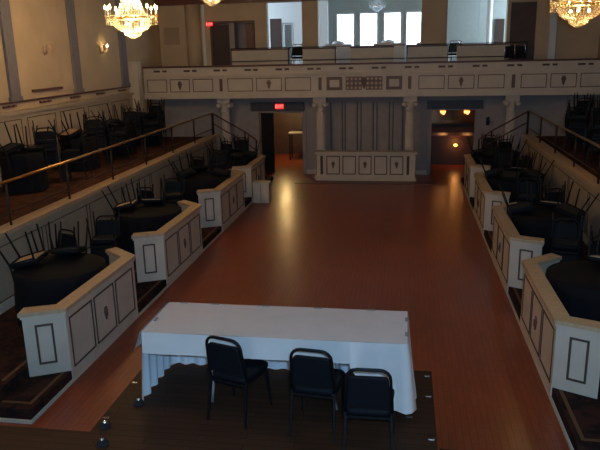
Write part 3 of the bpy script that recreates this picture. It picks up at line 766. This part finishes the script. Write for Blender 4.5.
# white-clothed tables in the lobby
for x, wd, lb in ((-2.35, .55, 'in front of the first bright window'), (-.6, .6, 'in front of the middle windows under the pale chandelier'), (.75, .45, 'in front of the last bright window')):
    t = thing('buffet_table', (x, 24.0, 3.3), 'pale cloth-covered table '+lb, 'table', 'cloth-covered tables in the window lobby')
    P_ = [(-wd*.82, .86), (wd*.82, .86), (wd*1.05, .02), (-wd*1.05, .02)]
    MB().prism(P_, -.32, .32, 'y').build('cloth_cover', 'linen', t)
    MB().lathe([(.2*wd, .86), (.45*wd, .87), (.3*wd, .95), (0.01, .98)], 12).build('napkin_mound', 'skirt', t)

# ---------------------------------------------------------------- terrace railings and stair rails
for s in ('left', 'right'):
    g = -1 if s == 'left' else 1; x = (TL if g < 0 else TR)+g*.08
    t = thing('terrace_railing', (x, 0, 0), 'brass rail on dark posts along the upper terrace, '+SIDE[s], 'railing', 'upper terrace railings')
    MB().tube([(0, 3.2, 2.14), (0, 19.9, 2.14)], .026).build('top_rail', 'brass', t)
    MB().tube([(0, 3.2, 1.66), (0, 19.9, 1.66)], .012).build('lower_rail', 'iron', t)
    y = 3.4
    while y < 19.95:
        MB().tube([(0, y, 1.47), (0, y, 2.14)], .02).build('post', 'iron', t); y += 1.83
    # stair rail down from the terrace corner towards the dance floor
    t = thing('stair_railing', (x, 20.0, 0), 'sloping dark handrail of the steps beside the columns, '+SIDE[s], 'railing', 'stair railings')
    MB().tube([(0, 0, 2.12), (-g*1.0, 0, 1.55), (-g*1.35, 0, 1.3)], .022).build('top_rail', 'wood', t)
    MB().tube([(0, 0, 1.8), (-g*1.0, 0, 1.22), (-g*1.35, 0, .97)], .018).build('lower_rail', 'wood', t)
    for d, z in ((0, 2.12), (1.0, 1.55), (1.35, 1.3)): MB().tube([(-g*d, 0, 0 if d else UP), (-g*d, 0, z)], .022).build('post', 'iron', t)

# wall plaque and sconces on the side wall
t = tag(MB().box(XL, XL+.06, 13.75, 15.05, 3.19, 3.25).build('wall_shelf', 'wood'), 'thin dark shelf fixed low on the yellow wall between two pilasters', 'shelf')
def sconce(y, lit, lb):
    t = thing('wall_sconce', (XL, y, 4.1), lb, 'sconce')
    MB().box(0, .03, -.06, .06, -.12, .1, bev=.01).build('backplate', 'cap', t)
    for sy in (-1, 1):
        MB().tube([(.03, 0, -.05), (.12, sy*.08, -.08), (.14, sy*.12, .02)], .012).build('arm', 'cap', t)
    MB().lathe([(.03, -.02), (.05, .12)], 10, (.13, 0, 0)).build('lamp_shade', 'cap', t)
    if lit: MB().lathe([(.0, 0), (.028, .02), (.03, .05), (0, .08)], 8, (.14, .12, .06), cap=False).build('bulb', 'bulb', t)
sconce(14.5, False, 'unlit bronze wall sconce on the yellow wall above the thin dark shelf')
sconce(17.4, True, 'bronze wall sconce with one lit bulb beside the chandelier')

# ---------------------------------------------------------------- chandeliers
def make_chandelier(name, s=1., lit=True, arms=12):
    t = D.objects.new(name, None); col.objects.link(t)
    cr = 'crystal' if lit else 'dullcrystal'
    def beads(mb, path, n, r):
        for i in range(n):
            u = i/(n-1)*(len(path)-1); k = min(int(u), len(path)-2); p = Vector(path[k]).lerp(Vector(path[k+1]), u-k)
            mb.add([p+Vector(q)*r for q in ((1, 0, 0), (0, 1, 0), (-1, 0, 0), (0, -1, 0), (0, 0, 1.4), (0, 0, -1.4))],
                   [(0, 1, 4), (1, 2, 4), (2, 3, 4), (3, 0, 4), (1, 0, 5), (2, 1, 5), (3, 2, 5), (0, 3, 5)])
    # z=0 at the bottom finial tip
    mb = MB()
    for k in range(36):
        a = 2*PI*k/36; c, d = math.cos(a), math.sin(a)
        beads(mb, [(r*c, r*d, z) for r, z in ((.36, .37), (.35, .26), (.30, .18), (.17, .12))], 8, .017)
    mb.build('crystal_bowl', cr, t)
    mb = MB()
    for k in range(20):
        a = 2*PI*k/20; c, d = math.cos(a), math.sin(a)
        beads(mb, [(r*c, r*d, z) for r, z in ((.17, .12), (.15, .07), (.07, .02), (.01, 0))], 7, .015)
    mb.build('finial_basket', cr, t)
    mb = MB()
    for k in range(28):
        a = 2*PI*k/28; c, d = math.cos(a), math.sin(a)
        beads(mb, [(r*c, r*d, z) for r, z in ((.32, .40), (.24, .56), (.14, .8), (.09, 1.05))], 14, .017)
    mb.build('crystal_tent', cr, t)
    mb = MB()
    for k in range(40):
        a = 2*PI*k/40; c, d = math.cos(a), math.sin(a)
        beads(mb, [(.49*c, .49*d, .42), (.49*c, .49*d, .27)], 4, .015)
    mb.lathe([(.48, .41), (.50, .41), (.50, .43), (.48, .43), (.48, .41)], 40, cap=False)
    mb.build('outer_crystals', cr, t)
    MB().lathe([(.33, .355), (.36, .37), (.36, .40), (.33, .41)], 32).build('band', 'brass', t)
    MB().lathe([(.1, 1.03), (.14, 1.05), (.14, 1.09), (.04, 1.12)], 20).build('crown', 'brass', t)
    MB().tube([(0, 0, .1), (0, 0, 1.1)], .014).build('stem', 'brass', t)
    H = (CEIL-zb[name])/s if True else 1
    MB().tube([(0, 0, 1.1), (0, 0, H)], .012).build('chain', 'brass', t)
    for k in range(arms):
        a = 2*PI*k/arms; c, d = math.cos(a), math.sin(a)
        ar = MB().tube([(r*c, r*d, z) for r, z in ((.34, .39), (.42, .33), (.51, .36), (.52, .45))], .009, 6).build('arm', 'brass', t)
        MB().tube([(.5*c, .5*d, .45), (.5*c, .5*d, .55)], .013, 6).build('candle', 'linen', ar)
        MB().lathe([(.0, 0), (.02, .015), (.022, .04), (.0, .085)], 8, (.5*c, .5*d, .55), cap=False).build('flame_bulb', 'bulb' if lit else cr, ar)
        mb = MB(); beads(mb, [(.5*c, .5*d, .44), (.5*c, .5*d, .27)], 5, .014); mb.build('pendant', cr, ar)
    if lit:
        for k in range(6):
            a = 2*PI*k/6+.2; MB().lathe([(0, 0), (.022, .015), (.026, .045), (0, .075)], 8, (.18*math.cos(a), .18*math.sin(a), .24+.14*(k % 2)), cap=False).build('inner_bulb', 'bulb', t)
    t.scale = (s, s, s)
    return t
WARM = (1, .66, .32)
zb = {'crystal_chandelier': 4.27, 'small_chandelier': 5.22, 'glass_chandelier': 5.3}
ch = make_chandelier('crystal_chandelier'); G2 = 'large lit crystal chandeliers'
spec = [(-5.4, 13.0, 'lit crystal chandelier hanging before the yellow pilastered wall'), (3.07, 13.0, 'lit crystal chandelier hanging on the bar-lamp side above the terrace'),
        (-5.4, 6.4, 'lit crystal chandelier above the first booth on the exit-sign side'), (3.07, 6.4, 'lit crystal chandelier above the first booth on the bar-lamp side')]
ENERGY = [290, 50, 200, 22]
for i, (x, y, lb) in enumerate(spec):
    c = ch if i == 0 else copy_tree(ch); tag(c, lb, 'chandelier', G2); c.location = (x, y, 4.27)
    lamp('POINT', 'chandelier_light', (x, y, 4.27+.30), ENERGY[i]*.45, WARM, .12)
    lamp('POINT', 'chandelier_light', (x, y, 4.27+.72), ENERGY[i]*.55, WARM, .10)
c = make_chandelier('small_chandelier', .68); tag(c, 'smaller lit crystal chandelier high above the end of the balcony', 'chandelier'); c.location = (-5.46, 19.0, 5.22)
lamp('POINT', 'chandelier_light', (-5.46, 19.0, 5.22+.25), 22, WARM, .1)
c = make_chandelier('glass_chandelier', .6, False, 8); tag(c, 'pale unlit glass chandelier in front of the bright lobby windows', 'chandelier'); c.location = (-1.08, 26.0, 5.3)
